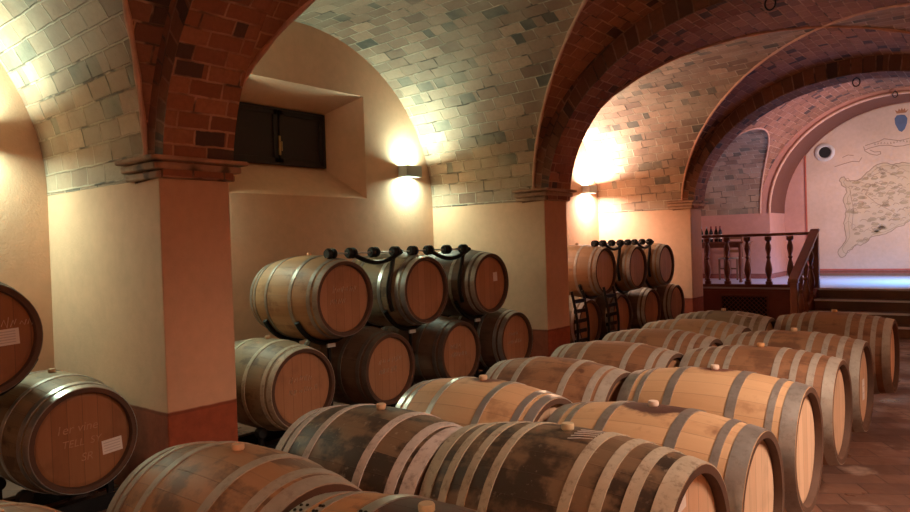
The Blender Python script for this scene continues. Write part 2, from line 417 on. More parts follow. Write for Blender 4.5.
# end wall with its arch, recess, and back plane
EA, ER = 2.26, 2.10; ARCN = 40
def endwall():
    b = MB(); y = YE
    b.face([(WL-.1, y, 0), (XC-EA, y, 0), (XC-EA, y, SP), (WL-.1, y, SP)]); b.face([(WL-.1, y, SP), (XC-EA, y, SP), (XC-EA, y, 4.6), (WL-.1, y, 4.6)])
    b.face([(XC+EA, y, 0), (WR+.1, y, 0), (WR+.1, y, 4.6), (XC+EA, y, 4.6)])
    arc = [(XC-EA*cos(PI*i/ARCN), SP+ER*sin(PI*i/ARCN)) for i in range(ARCN+1)]
    for p, q in zip(arc, arc[1:]):
        b.face([(p[0], y, p[1]), (q[0], y, q[1]), (q[0], y, 4.6), (p[0], y, 4.6)])
    b.face([(XC-EA, y, 0), (XC-EA, YB, 0), (XC-EA, YB, SP), (XC-EA, y, SP)])
    b.face([(XC+EA, y, 0), (XC+EA, YB, 0), (XC+EA, YB, SP), (XC+EA, y, SP)])
    b.face([(XC-EA-.3, YB, 0), (XC+EA+.3, YB, 0), (XC+EA+.3, YB, 4.6), (XC-EA-.3, YB, 4.6)])
    return b.build('wall_far', M['plaster_pink'], fix=False), arc
_, arc = endwall(); struct(_)
b = MB(); P = [[(x, YE, z), (x, YB, z)] for x, z in arc]; U = [[(YE, i*.16), (YB, i*.16)] for i in range(len(arc))]
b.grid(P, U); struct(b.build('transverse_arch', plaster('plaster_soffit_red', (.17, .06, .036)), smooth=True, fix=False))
n += 1; struct(MB().tube([(x, YE-.005, z) for x, z in arc], .028, 8).build('trim_%d' % n, M['rib'], smooth=True))

# niche shutters
t = thing('window_shutters', 'dark wooden shutters closed in the deep splayed wall niche', 'window shutter', (-6.0, 4.595, 2.42))
dk = simple('dark_stained_shutter', (.013, .008, .008), .6, var=.3)
for y0, y1, s in ((-.60, -.01, 1), (.01, .60, -1)):
    l = MB(); l.box(-.03, .0, y0, y1, .015, .575)
    fr = .055
    for q in ((y0, y1, .015, .015+fr), (y0, y1, .575-fr, .575), (y0, y0+fr, .015, .575), (y1-fr, y1, .015, .575)): l.box(0, .016, *q)
    leaf = bevel(l.build('shutter_leaf', dk, t), .004)
f = MB()
for q in ((-.62, .62, -.0, .02), (-.62, .62, .57, .59), (-.62, -.59, 0, .59), (.59, .62, 0, .59)): f.box(-.04, .03, *q)
f.build('shutter_frame', dk, t)
hb = MB().box(.016, .03, -.012, .012, .10, .30).tube([(.03, 0, .24), (.06, 0, .235), (.06, 0, .14)], .008, 8)
o = hb.build('latch', simple('brass', (.40, .27, .12), .45, .8), leaf); o['label'] = 'small brass latch handle'

# sconces
def sconce(x, y, z, s, label, upcol, up, dn):
    t = thing('wall_sconce', label, 'wall light', (x, y, z), 0 if s > 0 else PI)
    b = MB(); w, d, h = .13, .15, .065
    b.box(.012, .022, -w, w, -h, h); b.box(d-.01, d, -w, w, -h, h); b.box(.012, d, -w, -w+.01, -h, h); b.box(.012, d, w-.01, w, -h, h)
    bevel(b.build('housing', simple('sconce_grey', (.42, .42, .40), .4, var=.05), t), .003)
    MB().box(0, .014, -.06, .06, -.05, .05).build('backplate', M['cap'], t)
    MB().box(.03, .13, -.11, .11, -.012, .012).build('lamp_glass', emit('lamp_glow_'+str(len(D.materials)), upcol, 30), t)
    for dr, pw in ((1, up), (-1, dn)):
        if pw <= 0: continue
        L = D.lights.new('sconce_light', 'AREA'); L.shape = 'RECTANGLE'; L.size = .10; L.size_y = .22; L.energy = pw; L.color = upcol; L.spread = math.radians(165)
        lo = D.objects.new('sconce_light', L); COL.objects.link(lo)
        lo.location = (x+s*.085, y, z+dr*.06); lo.rotation_euler = (PI if dr > 0 else 0, 0, 0)
GR = (.72, 1.0, .78); WA = (1.0, .80, .64); OR = (1.0, .42, .19)
sconce(WL, 1.60, 2.39, 1, 'grey box wall light left of the nearest pier', GR, 25, 24)
sconce(WL, 3.09, 2.39, 1, 'grey box wall light left of the shuttered niche', GR, 19, 18)
sconce(WL, 7.49, 2.39, 1, 'grey box wall light just behind the second pier', WA, 30, 26)
sconce(WL, 6.10, 2.40, 1, 'grey box wall light glowing beside the shuttered niche', GR, 19, 18)
sconce(WL, 10.53, 2.38, 1, 'glaring grey box wall light behind the second pier', WA, 75, 60)
for y, e in ((-.6, 26), (1.75, 26), (6.15, 30), (10.5, 30)):
    sconce(WR, y, 2.38, -1, 'grey box wall light on the right wall %s' % {-.6: 'nearest the entrance', 1.75: 'beside the camera bay', 6.15: 'across from the niche', 10.5: 'nearest the stage'}[y], OR, e*.75, e*.75)

# ceiling rings
for y, z, r, l in ((PY[2]+.22, SP+AR, .045, 'iron ring hanging from the near arch crown'), (PY[3]+.22, SP+AR, .045, 'iron ring hanging from the arch in front of the stage'), (YE-.03, SP+ER+.03, .04, 'iron ring on the arch over the map mural')):
    t = thing('iron_ring', l, 'ring', (XC, y, z))
    yo = -.03 if y > 15 else 0
    MB().tube([(0, yo, .02), (0, yo, -.012)], .008, 6).build('hook', M['black'], t)
    MB().tube([(r*cos(a), yo, -.01-r*1.3+r*1.3*sin(a)) for a in [2*PI*i/20 for i in range(21)]], .008, 6, cap=False).build('ring', M['black'], t, smooth=True)

# ------------------------------------------------------------------ barrels
BL, RH, RB = .88, .292, .345
def rad(x): return RB-(RB-RH)*(abs(x)/(BL/2))**2.0
ZC = RB
def hoop_mesh(c, w, mat, rivets):
    b = MB(); xs = [c-w/2+w*i/4 for i in range(5)]
    prof = [(rad(xs[0])-.004, xs[0])]+[(rad(x)+.0045, x) for x in xs]+[(rad(xs[-1])-.004, xs[-1])]
    b.lathe(prof, 'X', 48, (0, 0, ZC))
    if rivets:
        for da in (-.22, -.30):
            for dx in (-w*.22, w*.22):
                x = c+dx; r = rad(x)+.004; a = da
                b.lathe([(.0001, .006), (.004, .005), (.006, 0)], 'Z', 8, (x, r*sin(a), ZC+r*cos(a)), mi=1)
    return b.mesh('hoop', [mat, M['rivet']], True)
def body_mesh(mat):
    N = 24; xs = [-BL/2+BL*i/N for i in range(N+1)]
    prof = [(RH-.030, -BL/2+.035), (RH-.026, -BL/2+.002)]+[(rad(x), x) for x in xs]+[(RH-.026, BL/2-.002), (RH-.030, BL/2-.035)]
    b = MB(); b.lathe(prof, 'X', 52, (0, 0, ZC))
    nf = 52
    for i in range(len(b.f)):
        r = i//nf
        if r <= 1 or r >= len(prof)-3: b.mi[i] = 1
    return b.mesh('staves', [mat, M['rim']], True)
def head_mesh(s, mat):
    b = MB(); x = s*(BL/2-.032)
    b.lathe([(.0005, x), (RH-.05, x), (RH-.029, x-s*.004), (RH-.029, x-s*.022), (.0005, x-s*.022)], 'X', 40, (0, 0, ZC)); return b.mesh('head', mat, False)
def bung_mesh(mat, h=.022, r=.022):
    b = MB(); b.lathe([(.0005, -.012), (r*.8, -.012), (r*.85, 0), (r, .004), (r, h-.004), (r*.88, h), (.0005, h)], 'Z', 18, (0, 0, ZC+RB)); return b.mesh('bung', mat, True)
SETS = {
 'six': [(.415, .045), (.350, .034), (.155, .036)],
 'sixwide': [(.405, .066), (.325, .030), (.155, .043)],
 'eight': [(.410, .056), (.320, .036), (.232, .034), (.138, .034)],
 'six_old': [(.408, .060), (.335, .042), (.17, .040)],
}
_mc = {}
def cached(key, fn):
    if key not in _mc: _mc[key] = fn()
    return _mc[key]
def part(name, me, parent):
    o = D.objects.new(name, me); COL.objects.link(o); o.parent = parent; return o
CHALK = []
def text_part(txt, size, y, z, parent, mat, name='chalk_writing', slant=0.2, rx=0):
    cu = D.curves.new('txt', 'FONT'); cu.body = txt; cu.size = size; cu.shear = slant; cu.extrude = .0006; cu.offset = -.0003
    to = D.objects.new('txt', cu); COL.objects.link(to)
    me = D.meshes.new_from_object(to.evaluated_get(bpy.context.evaluated_depsgraph_get()))
    D.objects.remove(to)
    # text x -> world +Y as seen from +X, text y -> +Z
    Mx = Matrix(((0, 0, 1, BL/2-.0305), (1, 0, 0, y), (0, 1, 0, z), (0, 0, 0, 1)))
    if rx: Mx = Mx @ Matrix.Rotation(rx, 4, 'Z')
    me.transform(Mx); me.materials.clear(); me.materials.append(mat)
    o = part(name, me, parent); o['label'] = 'handwriting in pale chalk'; return o
def scribble(parent, seed, lines=2, y0=-.13, z0=.40):
    R = random.Random(seed); b = MB()
    for l in range(lines):
        y = y0+R.uniform(-.02, .02); z = z0-.085*l
        for w in range(R.randint(4, 6)):
            pts = []; h = R.uniform(.025, .045)
            for i in range(4): pts.append((BL/2-.030, y+i*.010+R.uniform(-.004, .004), z+(h if i % 2 else 0)+R.uniform(-.008, .008)))
            b.tube(pts, .0022, 5); y += R.uniform(.038, .055)
    o = b.build('chalk_writing', M['chalk'], parent); o['label'] = 'faint chalk scrawl'
def paper(parent, y0, y1, z0, z1, lines=3, tilt=0):
    b = MB(); ink = MB(); x = BL/2-.0305
    Mt = Matrix.Translation((x, (y0+y1)/2, (z0+z1)/2)) @ Matrix.Rotation(tilt, 4, 'X')
    hy, hz = (y1-y0)/2, (z1-z0)/2
    b.box(0, .0012, -hy, hy, -hz, hz, M=Mt)
    for i in range(lines):
        zz = hz-2*hz*(i+1)/(lines+1)
        ink.box(.0012, .0016, -hy*.85, hy*.8, zz-.0025, zz+.0025, M=Mt)
    o = b.build('paper_label', M['paper'], parent)
    if lines: ink.build('printed_lines', M['ink'], o)
    o['label'] = 'white paper label'; return o

XR, XLr, ZA = -1.225, -2.11, .497
def barrel(x, y, zc, label, group, wood='mid', hoops='dull', hset='six', head='orange', bung='cork', rz=0.0, roll=0.0, rivets=False, bungon=True):
    t = thing('wine_barrel', label, 'barrel', (x, y, zc-RB), rz, group)
    part('staves', cached(('b', wood), lambda: body_mesh(W[wood])), t)
    for s in (-1, 1): part('head', cached(('h', s, head), lambda: head_mesh(s, HD[head])), t)
    for c, w in SETS[hset]:
        for s in (-1, 1): part('hoop', cached(('o', s*c, w, hoops, rivets), lambda: hoop_mesh(s*c, w, H[hoops], rivets)), t)
    if x == XLr or g.startswith('racked'): t.scale = (.93 if x == XLr else .965, 1, 1); t.location.x = x+(.015 if x == XLr else .0)
    if bungon: part('bung', cached(('g', bung), lambda: bung_mesh(M[bung])), t)
    return t

XR, XLr, ZA = -1.225, -2.11, .497
g = 'barrels of the aisle row by the walkway'
bf = barrel(XR+.04, 1.33, ZA, 'orange oak barrel with riveted shiny hoops and a pale bung, nearest of the walkway row', g, 'front', 'steel', 'sixwide', 'pale', 'bung_pale', rivets=True)
bg = barrel(XR, 2.125, ZA+.005, 'dark heavily stained barrel with chalky cream hoops, directly behind the nearest orange one', g, 'dark', 'pale', 'eight', 'pale', 'bung_pale')
bh = barrel(XR+.015, 2.825, ZA-.03, 'fresh oak barrel with a purple wine spill around its white bung', g, 'newwine', 'dull', 'sixwide', 'pale', 'bung_white')
bi = barrel(XR+.01, 3.62, ZA, 'clean fresh oak barrel with dull hoops and a pink-white bung, behind the wine-spilled one', g, 'newdamp', 'dull', 'sixwide', 'pale', 'bung_white')
bj = barrel(XR, 4.49, ZA, 'brown eight-hooped barrel with an orange bung in the walkway row', g, 'brown', 'greyish', 'eight', 'pale', 'bung_orange')
bk = barrel(XR, 5.31, ZA, 'brown eight-hooped barrel with a white paper label low on its front head', g, 'brown', 'greyish', 'eight', 'pale', 'cork')
bl = barrel(XR, 6.72, ZA, 'brown barrel standing alone at the far end of the walkway row near the stairs', g, 'brown', 'greyish', 'eight', 'pale', 'bung_orange')
paper(bk, .02, .10, .24, .38, 2); paper(bg, -.10, -.03, .52, .60, 1, .1)
fm = MB()
for q in ((-.19, -.185, .25, .49), (-.11, -.105, .25, .49), (-.19, -.105, .485, .49), (-.19, -.105, .25, .255)): fm.box(BL/2-.0315, BL/2-.030, *q)
fm.tube([(BL/2-.03, -.18, .46), (BL/2-.03, -.115, .485)], .003, 5).tube([(BL/2-.03, -.18, .40), (BL/2-.03, -.15, .42), (BL/2-.03, -.115, .40)], .003, 5)
o = fm.build('branded_mark', M['brand'], bg); o['label'] = 'dark burnt maker mark'
# chalk hatch on top of the dark barrel, beside the far hoop
cm = MB()
for i in range(5):
    a = -.16+.065*i; r = rad(.10)+.001; r2 = rad(.02)+.001
    cm.tube([(.04, r2*sin(a-.05), ZC+r2*cos(a-.05)), (.075, rad(.075)*sin(a), ZC+(rad(.075)+.001)*cos(a)), (.115, r*sin(a+.03), ZC+r*cos(a+.03))], .0019, 5)
o = cm.build('chalk_writing', M['paper'], bg); o['label'] = 'short chalk hatch strokes'

bg.scale = (1.03, 1.03, 1.03)
g = 'barrels of the aisle row by the racks'
barrel(XLr, .655, ZA, 'barrel with a yellowish hoop cut off by the lower left corner of the picture', g, 'mid', 'pale', 'six', 'orange', 'cork')
barrel(XLr, 1.39, ZA, 'brown six-hooped barrel with dusty grey hoops beside the nearest pier', g, 'patchy', 'greyish', 'six_old', 'orange', 'cork')
barrel(XLr, 2.085, ZA, 'grimy dark barrel with crusted whitish hoops, second in from the nearest pier', g, 'dark', 'white', 'six_old', 'orange', 'cork')
barrel(XLr, 2.81, ZA, 'fresh oak barrel with bright shining hoops in front of the racked stack', g, 'newdamp', 'steel', 'six', 'pale', 'cork')
barrel(XLr, 3.55, ZA, 'brown barrel with a shadowed head behind the bright-hooped fresh oak one', g, 'brown', 'greyish', 'six_old', 'orange', 'cork', bungon=False)
barrel(XLr, 4.31, ZA, 'reddish brown barrel in front of the second pier', g, 'brown', 'greyish', 'six_old', 'orange', 'cork', bungon=False)
barrel(XLr, 5.05, ZA, 'mid-brown barrel just past the second pier in the inner aisle row', g, 'brown', 'greyish', 'eight', 'orange', 'cork', bungon=False)
barrel(XLr, 5.78, ZA, 'barrel second from the far end of the inner aisle row', g, 'mid', 'greyish', 'eight', 'orange', 'cork', bungon=False)
bm_ = barrel(XLr, 6.52, ZA, 'dusty brown barrel at the far end of the inner aisle row before the lattice grille', g, 'grey', 'greyish', 'eight', 'orange', 'cork')
lb = MB()
lb.box(.16, .30, -.10, .06, RB*2-.018, RB*2-.0165); o = lb.build('paper_label', M['paper'], bm_); o['label'] = 'pinkish white paper lying on the staves'
for v in o.data.vertices:   # follow the curve of the staves
    v.co.z = ZC+math.sqrt(max(0, (rad(v.co.x)+.002+(.0015 if v.co.z > RB*2-.017 else 0))**2-v.co.y**2))

RX = -4.1-BL/2+.015
g = 'racked barrels left of the nearest pier'
b0 = barrel(RX, 1.745, .49, 'lower racked barrel with chalk writing and white label, left of the nearest pier', g, 'grey', 'steel', 'six', 'brown', 'cork')
b1 = barrel(RX, 1.25, 1.115, 'upper racked barrel with a wide white label, cut by the left picture edge', g, 'umber', 'darkh', 'six', 'brown', 'cork')
paper(b0, .10, .215, .235, .315, 4, .08); paper(b1, .02, .19, .30, .385, 5, .05)
FC = simple('faint_chalk', (.46, .27, .16), .9, var=.5, scale=40, bump=0)
for tx in (('1er vine', .070, -.15, ZC+.05), ('TELL  SY', .058, -.12, ZC-.03), ('SR', .064, -.02, ZC-.12)): text_part(*tx, b0, FC)
scribble(b1, 5, 1, .02, .40)
g = 'racked barrels between the first and second piers'
spec = [('top', 3.74, 'mid', 'dull', 'orange', 'largest-looking racked barrel, top left of the stack beneath the shuttered niche'),
        ('top', 4.71, 'grey', 'steel', 'orange', 'middle barrel of the top layer of the stack beneath the wall light'),
        ('top', 5.70, 'umber', 'greyish', 'orange', 'top-layer racked barrel with a small white square label'),
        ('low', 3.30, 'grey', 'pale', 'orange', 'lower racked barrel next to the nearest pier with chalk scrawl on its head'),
        ('low', 4.22, 'umber', 'darkh', 'orange', 'dark lower racked barrel under the left and middle top barrels'),
        ('low', 5.18, 'umber', 'darkh', 'orange', 'dark lower racked barrel beneath the square-labelled one'),
        ('low', 6.13, 'umber', 'steel', 'orange', 'lower racked barrel at the right end against the second pier')]
for i, (lv, y, w, h, hd, l) in enumerate(spec):
    b = barrel(RX, y, 1.13 if lv == 'top' else .50, l, g, w, h, 'six', hd, 'cork')
    if i == 2: paper(b, .06, .13, .36, .45, 0, .05)
    elif i != 1: scribble(b, 20+i, 2)
g = 'racked barrels between the second and third piers'
spec = [('top', 8.22, 'mid', 'greyish', 'pale', 'greenish-lit top racked barrel just right of the second pier'),
        ('top', 9.20, 'mid', 'greyish', 'pale', 'middle top barrel of the far racked stack'),
        ('top', 10.22, 'mid', 'greyish', 'pale', 'top barrel of the far stack nearest the third pier'),
        ('low', 7.75, 'grey', 'steel', 'orange', 'half-hidden lower barrel right behind the second pier'),
        ('low', 8.66, 'umber', 'dull', 'orange', 'lower far racked barrel second from the second pier'),
        ('low', 9.65, 'umber', 'greyish', 'orange', 'lower far racked barrel second from the third pier'),
        ('low', 10.60, 'umber', 'greyish', 'orange', 'lower far racked barrel beside the third pier')]
for lv, y, w, h, hd, l in spec: barrel(RX, y, 1.13 if lv == 'top' else .50, l, g, w, h, 'six', hd, 'cork')

# ------------------------------------------------------------------ racks
FX, BX = .20, -.20        # front and rear frame offsets from barrel centre
def stack_rack(label, ylo, yhi, lows, tops, g=None):
    t = thing('barrel_rack', label, 'barrel rack', (RX, 0, 0))
    for x in (FX, BX):
        MB().box(x-.03, x+.03, ylo, yhi, 0, .09).build('base_rail', M['black'], t)
    for x in (FX, BX):
        for y in lows:
            for s in (-1, 1):
                yy, zz = y+s*.235, .195
                MB().lathe([(.015, -.03), (.036, -.03), (.04, -.02), (.04, .02), (.036, .03), (.015, .03)], 'X', 16, (x, yy, zz), closed=True).build('roller', M['blackdull'], t, smooth=True)
                MB().box(x-.012, x+.012, yy-.018, yy+.018, .085, zz).build('roller_bracket', M['black'], t)
        for y in tops:      # curved cradle under each upper barrel, on a post standing between the lower ones
            rc = rad(x)+.022
            pts = [(x, y+rc*sin(a), 1.13-rc*cos(a)) for a in [(-62+124*i/16)*PI/180 for i in range(17)]]
            MB().tube(pts, .021, 8).build('cradle_arm', M['black'], t, smooth=True)
            MB().tube([(x, y, .09), (x, y, 1.13-rc)], .018, 8).build('post', M['black'], t, smooth=True)
    # top run of rollers on a thin rod with dipping arms
    if tops:
        x = FX+.08; zt = 1.13+rad(x)+.03
        y0, y1 = tops[0]-.02, tops[-1]+.0
        if len(tops) > 1:
            MB().tube([(x, y0-.04, zt), (x, y1-.22, zt)], .007, 8).build('roller_rod', M['nosing'], t)
        for i in range(len(tops)-1):
            ym = (tops[i]+tops[i+1])/2
            # arm rising through the gap between two upper barrels
            rc = rad(x)+.025; a1 = math.radians(62)
            pts = [(x, tops[i+1]-rc*sin(a), 1.13-rc*cos(a)) for a in [a1+(i2/10)*(math.radians(118)-a1) for i2 in range(11)]]
            e = pts[-1]; pts += [(x, e[1]+.03, zt-.06), (x, e[1]+.06, zt-.01)]
            MB().tube(pts, .021, 8).build('riser_arm', M['black'], t, smooth=True)
            MB().tube([(x+.02, ym-.30+.60*k/12, zt-.002-.085*sin(PI*k/12)) for k in range(13)], .020, 8).build('riser_arm', M['black'], t, smooth=True)
        ys = []
        for i in range(len(tops)):
            ys += [tops[i]-.02, tops[i]+.20]
            if i < len(tops)-1: ys += [tops[i]+.46, tops[i]+.72]
        for yy in ys:
            if yy > y1-.25: continue
            MB().lathe([(.008, -.045), (.034, -.045), (.045, -.030), (.045, -.010), (.026, -.005), (.026, .005), (.045, .010), (.045, .030), (.034, .045), (.008, .045)], 'Y', 16, (x, yy, zt), closed=True).build('roller', M['blackdull'], t, smooth=True)
    for y in lows:
        for s in (-1, 1):
            MB().box(FX+.031, FX+.045, y+s*.30-.035, y+s*.30+.035, .03, .075).build('end_cap', M['cap'], t)
    if tops:
        for y in tops[:]:
            MB().box(FX+.018, FX+.034, y-.04, y+.04, .735, .765).build('end_cap', M['cap'], t)
    return t
stack_rack('black steel rack carrying the two-layer stack between the first and second piers', 2.75, 6.5, (3.30, 4.22, 5.18, 6.13), (3.74, 4.71, 5.70))
stack_rack('black steel rack carrying the far stack between the second and third piers', 7.2, 10.9, (7.75, 8.66, 9.65, 10.60), (8.22, 9.20, 10.22))
stack_rack('black steel rack carrying the pair of barrels left of the nearest pier', .3, 2.12, (.80, 1.735), (1.27,))

t = thing('rack_cradle', 'empty black curved rack cradle with rungs standing before the lower far barrels', 'rack cradle', (-4.03, 7.45, 0))
for yy in (-.33, .47):
    for dy in (0, .26):
        pts = [(.03-.08*(k/12)**2*0+.05*sin(PI*k/12), yy+dy+.03*sin(PI*k/12), .012+.93*k/12) for k in range(13)]
        MB().tube(pts, .017, 8).build('upright', M['black'], t, smooth=True)
    for k in range(1, 8):
        MB().box(.045, .062, yy+.01, yy+.28, .012+.93*k/8-.022, .012+.93*k/8+.022).build('rung', M['black'], t)
MB().tube([(.03, -.33, .02), (.03, .73, .02)], .011, 8).build('foot_bar', M['black'], t, smooth=True)
def floor_rack(label, xc, ys, zcs):
    t = thing('floor_rack', label, 'barrel rack', (xc, 0, 0))
    lo, hi = ys[0]-.30, ys[-1]+.30; zr = .10
    for x in (-.20, .20):
        MB().box(x-.02, x+.02, lo, hi, .045, .085).build('rail', M['black'], t)
        b = MB()
        for y, zc in zip(ys, zcs):
            for s in (-1, 1):
                yy = y+s*.16; top = zc-math.sqrt(rad(.2)**2-.16**2)-.008
                MB().prism([(yy-.03*s-.015, .085), (yy-.03*s+.03, .085), (yy+.012, top+s*.004), (yy-.012, top-s*.004)], lambda a, b_, d: (d, a, b_), x-.018, x+.018).build('saddle', M['black'], t)
        for yy in (lo+.1, (lo+hi)/2, hi-.1): MB().box(x-.03, x+.03, yy-.03, yy+.03, 0, .045).build('foot', M['blackdull'], t)
    return t
floor_rack('low black rack under the walkway row', XR, (1.33, 2.125, 2.825, 3.62, 4.49, 5.31), (ZA, ZA+.005, ZA-.03, ZA, ZA, ZA))
floor_rack('low black rack under the lone barrel near the stairs', XR, (6.72,), (ZA,))
floor_rack('low black rack under the inner aisle row', XLr, (.655, 1.39, 2.085, 2.81, 3.55, 4.31, 5.05, 5.78, 6.52), (ZA,)*9)

# ------------------------------------------------------------------ stage, balustrade, stairs
YS = 12.8; ZD = .62; XS = -2.60
st = MB().box(WL, XS, YS, YB, 0, ZD-.03).box(XS, XC+EA, YS, YB, 0, ZD-.03)
struct(st.build('stage_base', M['panelwood']))
struct(MB().box(WL, WR, YS-.03, YB, ZD-.03, ZD).build('stage_floor', M['stage_floor']))
# front panel with lattice grille
t = thing('stage_front_panel', 'red-brown wooden panel with a diamond lattice grille under the balustrade', 'panel', (0, YS-.03, 0))
gx0, gx1, gz0, gz1 = -4.12, -3.36, .08, .46
p = MB()
p.box(WL+.02, gx0, -.03, .0, 0, ZD-.06).box(gx1, XS, -.03, 0, 0, ZD-.06).box(gx0, gx1, -.03, 0, gz1, ZD-.06).box(gx0, gx1, -.03, 0, 0, gz0)
p.build('panel_boards', M['panelwood'], t)
fr = MB()
for q in ((gx0-.03, gx1+.03, gz1, gz1+.03), (gx0-.03, gx1+.03, gz0-.03, gz0), (gx0-.03, gx0, gz0, gz1), (gx1, gx1+.03, gz0, gz1)): fr.box(q[0], q[1], -.045, -.03, q[2], q[3])
bevel(fr.build('grille_frame', M['cherry'], t), .004)
la = MB(); stp = .055; wd = gx1-gx0; hd = gz1-gz0
for sgn in (1, -1):
    k = -hd
    while k < wd+hd:
        # line z = gz0 + sgn*(x-gx0-k)
        pts = []
        for x in (gx0, gx1):
            z = (x-gx0-k) if sgn > 0 else (hd-(x-gx0-k)); pts.append((x, z))
        lo, hi = 0, hd; (xa, za), (xb, zb) = pts
        def clipx(z): return xa+(z-za)/(zb-za)*(xb-xa)
        cx = sorted((clipx(lo), clipx(hi))); a = max(gx0, cx[0]); b_ = min(gx1, cx[1])
        if b_-a > .01:
            f = lambda x: za+(x-xa)/(xb-xa)*(zb-za)
            la.tube([(a, -.015+sgn*.004, gz0+f(a)), (b_, -.015+sgn*.004, gz0+f(b_))], .0065, 4)
        k += stp*1.41
la.build('lattice', M['cherry'], t)
MB().box(gx0, gx1, .0, .004, gz0, gz1).build('grille_backing', M['blackdull'], t)

BALs = [(.045, 0), (.045, .05), (.028, .06), (.036, .08), (.024, .10), (.026, .13), (.044, .20), (.047, .26), (.034, .36), (.021, .42), (.018, .44), (.030, .46), (.030, .48), (.018, .50),
       (.024, .53), (.040, .62), (.038, .67), (.024, .72), (.022, .74), (.034, .755), (.045, .77), (.045, .83)]
BAL = [(a*1.28, b) for a, b in BALs]
def baluster(x, y, z, parent, sc=1.0):
    return MB().lathe([(r, h*sc) for r, h in BAL], 'Z', 14, (x, y, z), closed=True).build('baluster', M['cherry'], parent, smooth=True)
t = thing('balustrade', 'dark turned-wood balustrade along the stage edge running down beside the stairs', 'balustrade', (XS, YS, ZD))
yb = .04
bevel(MB().box(WL-XS+.03, 0, yb-.05, yb+.05, 0, .05).build('bottom_rail', M['cherry'], t), .008)
bevel(MB().box(WL-XS+.03, 0, yb-.055, yb+.055, .885, .935).build('top_rail', M['cherry'], t), .014)
for i in range(9): baluster(-2.99+.0-XS-.35*i, yb, .05, t, 1.0)
def newel(x, y, z0, z1, parent):
    b = MB().box(x-.05, x+.05, y-.05, y+.05, z0, z1-.03).box(x-.065, x+.065, y-.065, y+.065, z1-.03, z1)
    return bevel(b.build('newel_post', M['cherry'], parent), .008)
newel(0, yb, -.02, .97, t)
ylow = -1.45; newel(0, ylow, -ZD, .20, t)
# sloping hand rail from the top newel to the low one
hr = MB(); a, b2 = Vector((0, yb, .93)), Vector((0, ylow, .20))
hr.prism([(a.y, a.z), (b2.y-.08, b2.z-.035), (b2.y-.08, b2.z+.035), (a.y, a.z+.06)], lambda u, v, d: (d, u, v), -.07, .07)
bevel(hr.build('hand_rail', M['cherry'], t), .014)
for k in range(3):
    yy = yb-.38-.37*k; zt = .93+(yy-a.y)*(a.z-b2.z)/(a.y-b2.y); zb = -.155*(k+1)
    baluster(0, yy, zb+.02, t, (zt-zb-.02)/.83)
# closed string board
sb = MB().prism([(yb, .02), (ylow, -.56), (ylow, -ZD), (yb, -ZD)], lambda u, v, d: (d, u, v), -.03, .03)
sb.build('string_board', M['panelwood'], t)

t = thing('staircase', 'brown wooden steps with bright metal nosings climbing to the stage', 'stairs', (XS, YS, 0))
SW = 3.15
for k in range(1, 4):
    z = ZD-.155*k; y1 = -.38*(k-1)-.03; y0 = -.38*k
    MB().box(.05, SW, y0, y1, 0, z-.03).build('riser', M['stair'], t)
    bevel(MB().box(.05, SW, y0-.02, y1, z-.03, z).build('tread', M['stair'], t), .004)
    MB().box(.05, SW, y0-.026, y0+.02, z-.001, z+.005).box(.05, SW, y0-.028, y0-.02, z-.024, z+.006).build('nosing', M['nosing'], t)
MB().box(.05, SW, -.055, -.03, ZD-.155, ZD-.03).build('riser', M['stair'], t)

# baseboards behind the stage
n += 1
struct(MB().box(XC-EA, XC+EA, YB-.03, YB, ZD, ZD+.05).build('baseboard_far', simple('brown_skirting', (.24, .13, .08), .5)))

# table, stool, bottles
TX, TY = -4.62, 14.6
t = thing('tasting_table', 'dark wooden table with turned legs behind the balustrade', 'table', (TX, TY-.2, ZD))
tw, td, th = .50, .34, .80
bevel(MB().box(-tw, tw, -td, td, th-.035, th).build('tabletop', M['cherry'], t), .006)
ap = MB(); ap.box(-tw+.06, tw-.06, -td+.05, -td+.07, th-.12, th-.035).box(-tw+.06, tw-.06, td-.07, td-.05, th-.12, th-.035).box(-tw+.06, -tw+.08, -td+.05, td-.05, th-.12, th-.035).box(tw-.08, tw-.06, -td+.05, td-.05, th-.12, th-.035)
ap.build('apron', M['cherry'], t)
for sx in (-1, 1):
    for sy in (-1, 1):
        MB().lathe([(.036, 0), (.03, .04), (.026, .10), (.040, .30), (.042, .42), (.028, .55), (.038, .60), (.04, th-.035)], 'Z', 12, (sx*(tw-.07), sy*(td-.06), 0), closed=True).build('leg', M['cherry'], t, smooth=True)
t = thing('wooden_chair', 'slat-backed wooden chair standing behind the table', 'chair', (-4.66, 15.05, ZD))
wc = simple('chair_brown_wood', (.22, .10, .05), .5)
SEAT = MB().box(-.2, .2, -.2, .2, .43, .46); bevel(SEAT.build('seat', simple('pale_chair_seat', (.45, .38, .30), .4), t), .008)
for sx in (-1, 1):
    MB().box(sx*.18-.016, sx*.18+.016, -.196, -.164, 0, .43).build('leg', wc, t); MB().box(sx*.18-.016, sx*.18+.016, .164, .196, 0, .92).build('leg', wc, t)
for z in (.56, .70, .84): MB().box(-.18, .18, .17, .186, z, z+.06).build('back_slat', wc, t)
MB().box(-.18, .18, -.185, -.170, .22, .25).build('stretcher', wc, t)
bot = [(-.13, 'dark wine bottle with a pale label, leftmost of the bottles on the table', (.02, .03, .02)), (-.03, 'green wine bottle, second from the left on the table', (.03, .06, .03)), (.07, 'black wine bottle, third from the left on the table', (.012, .012, .015)), (.16, 'dark wine bottle, fourth from the left on the table', (.03, .02, .02)), (.25, 'dark wine bottle, rightmost of the bottles on the table', (.02, .02, .03))]
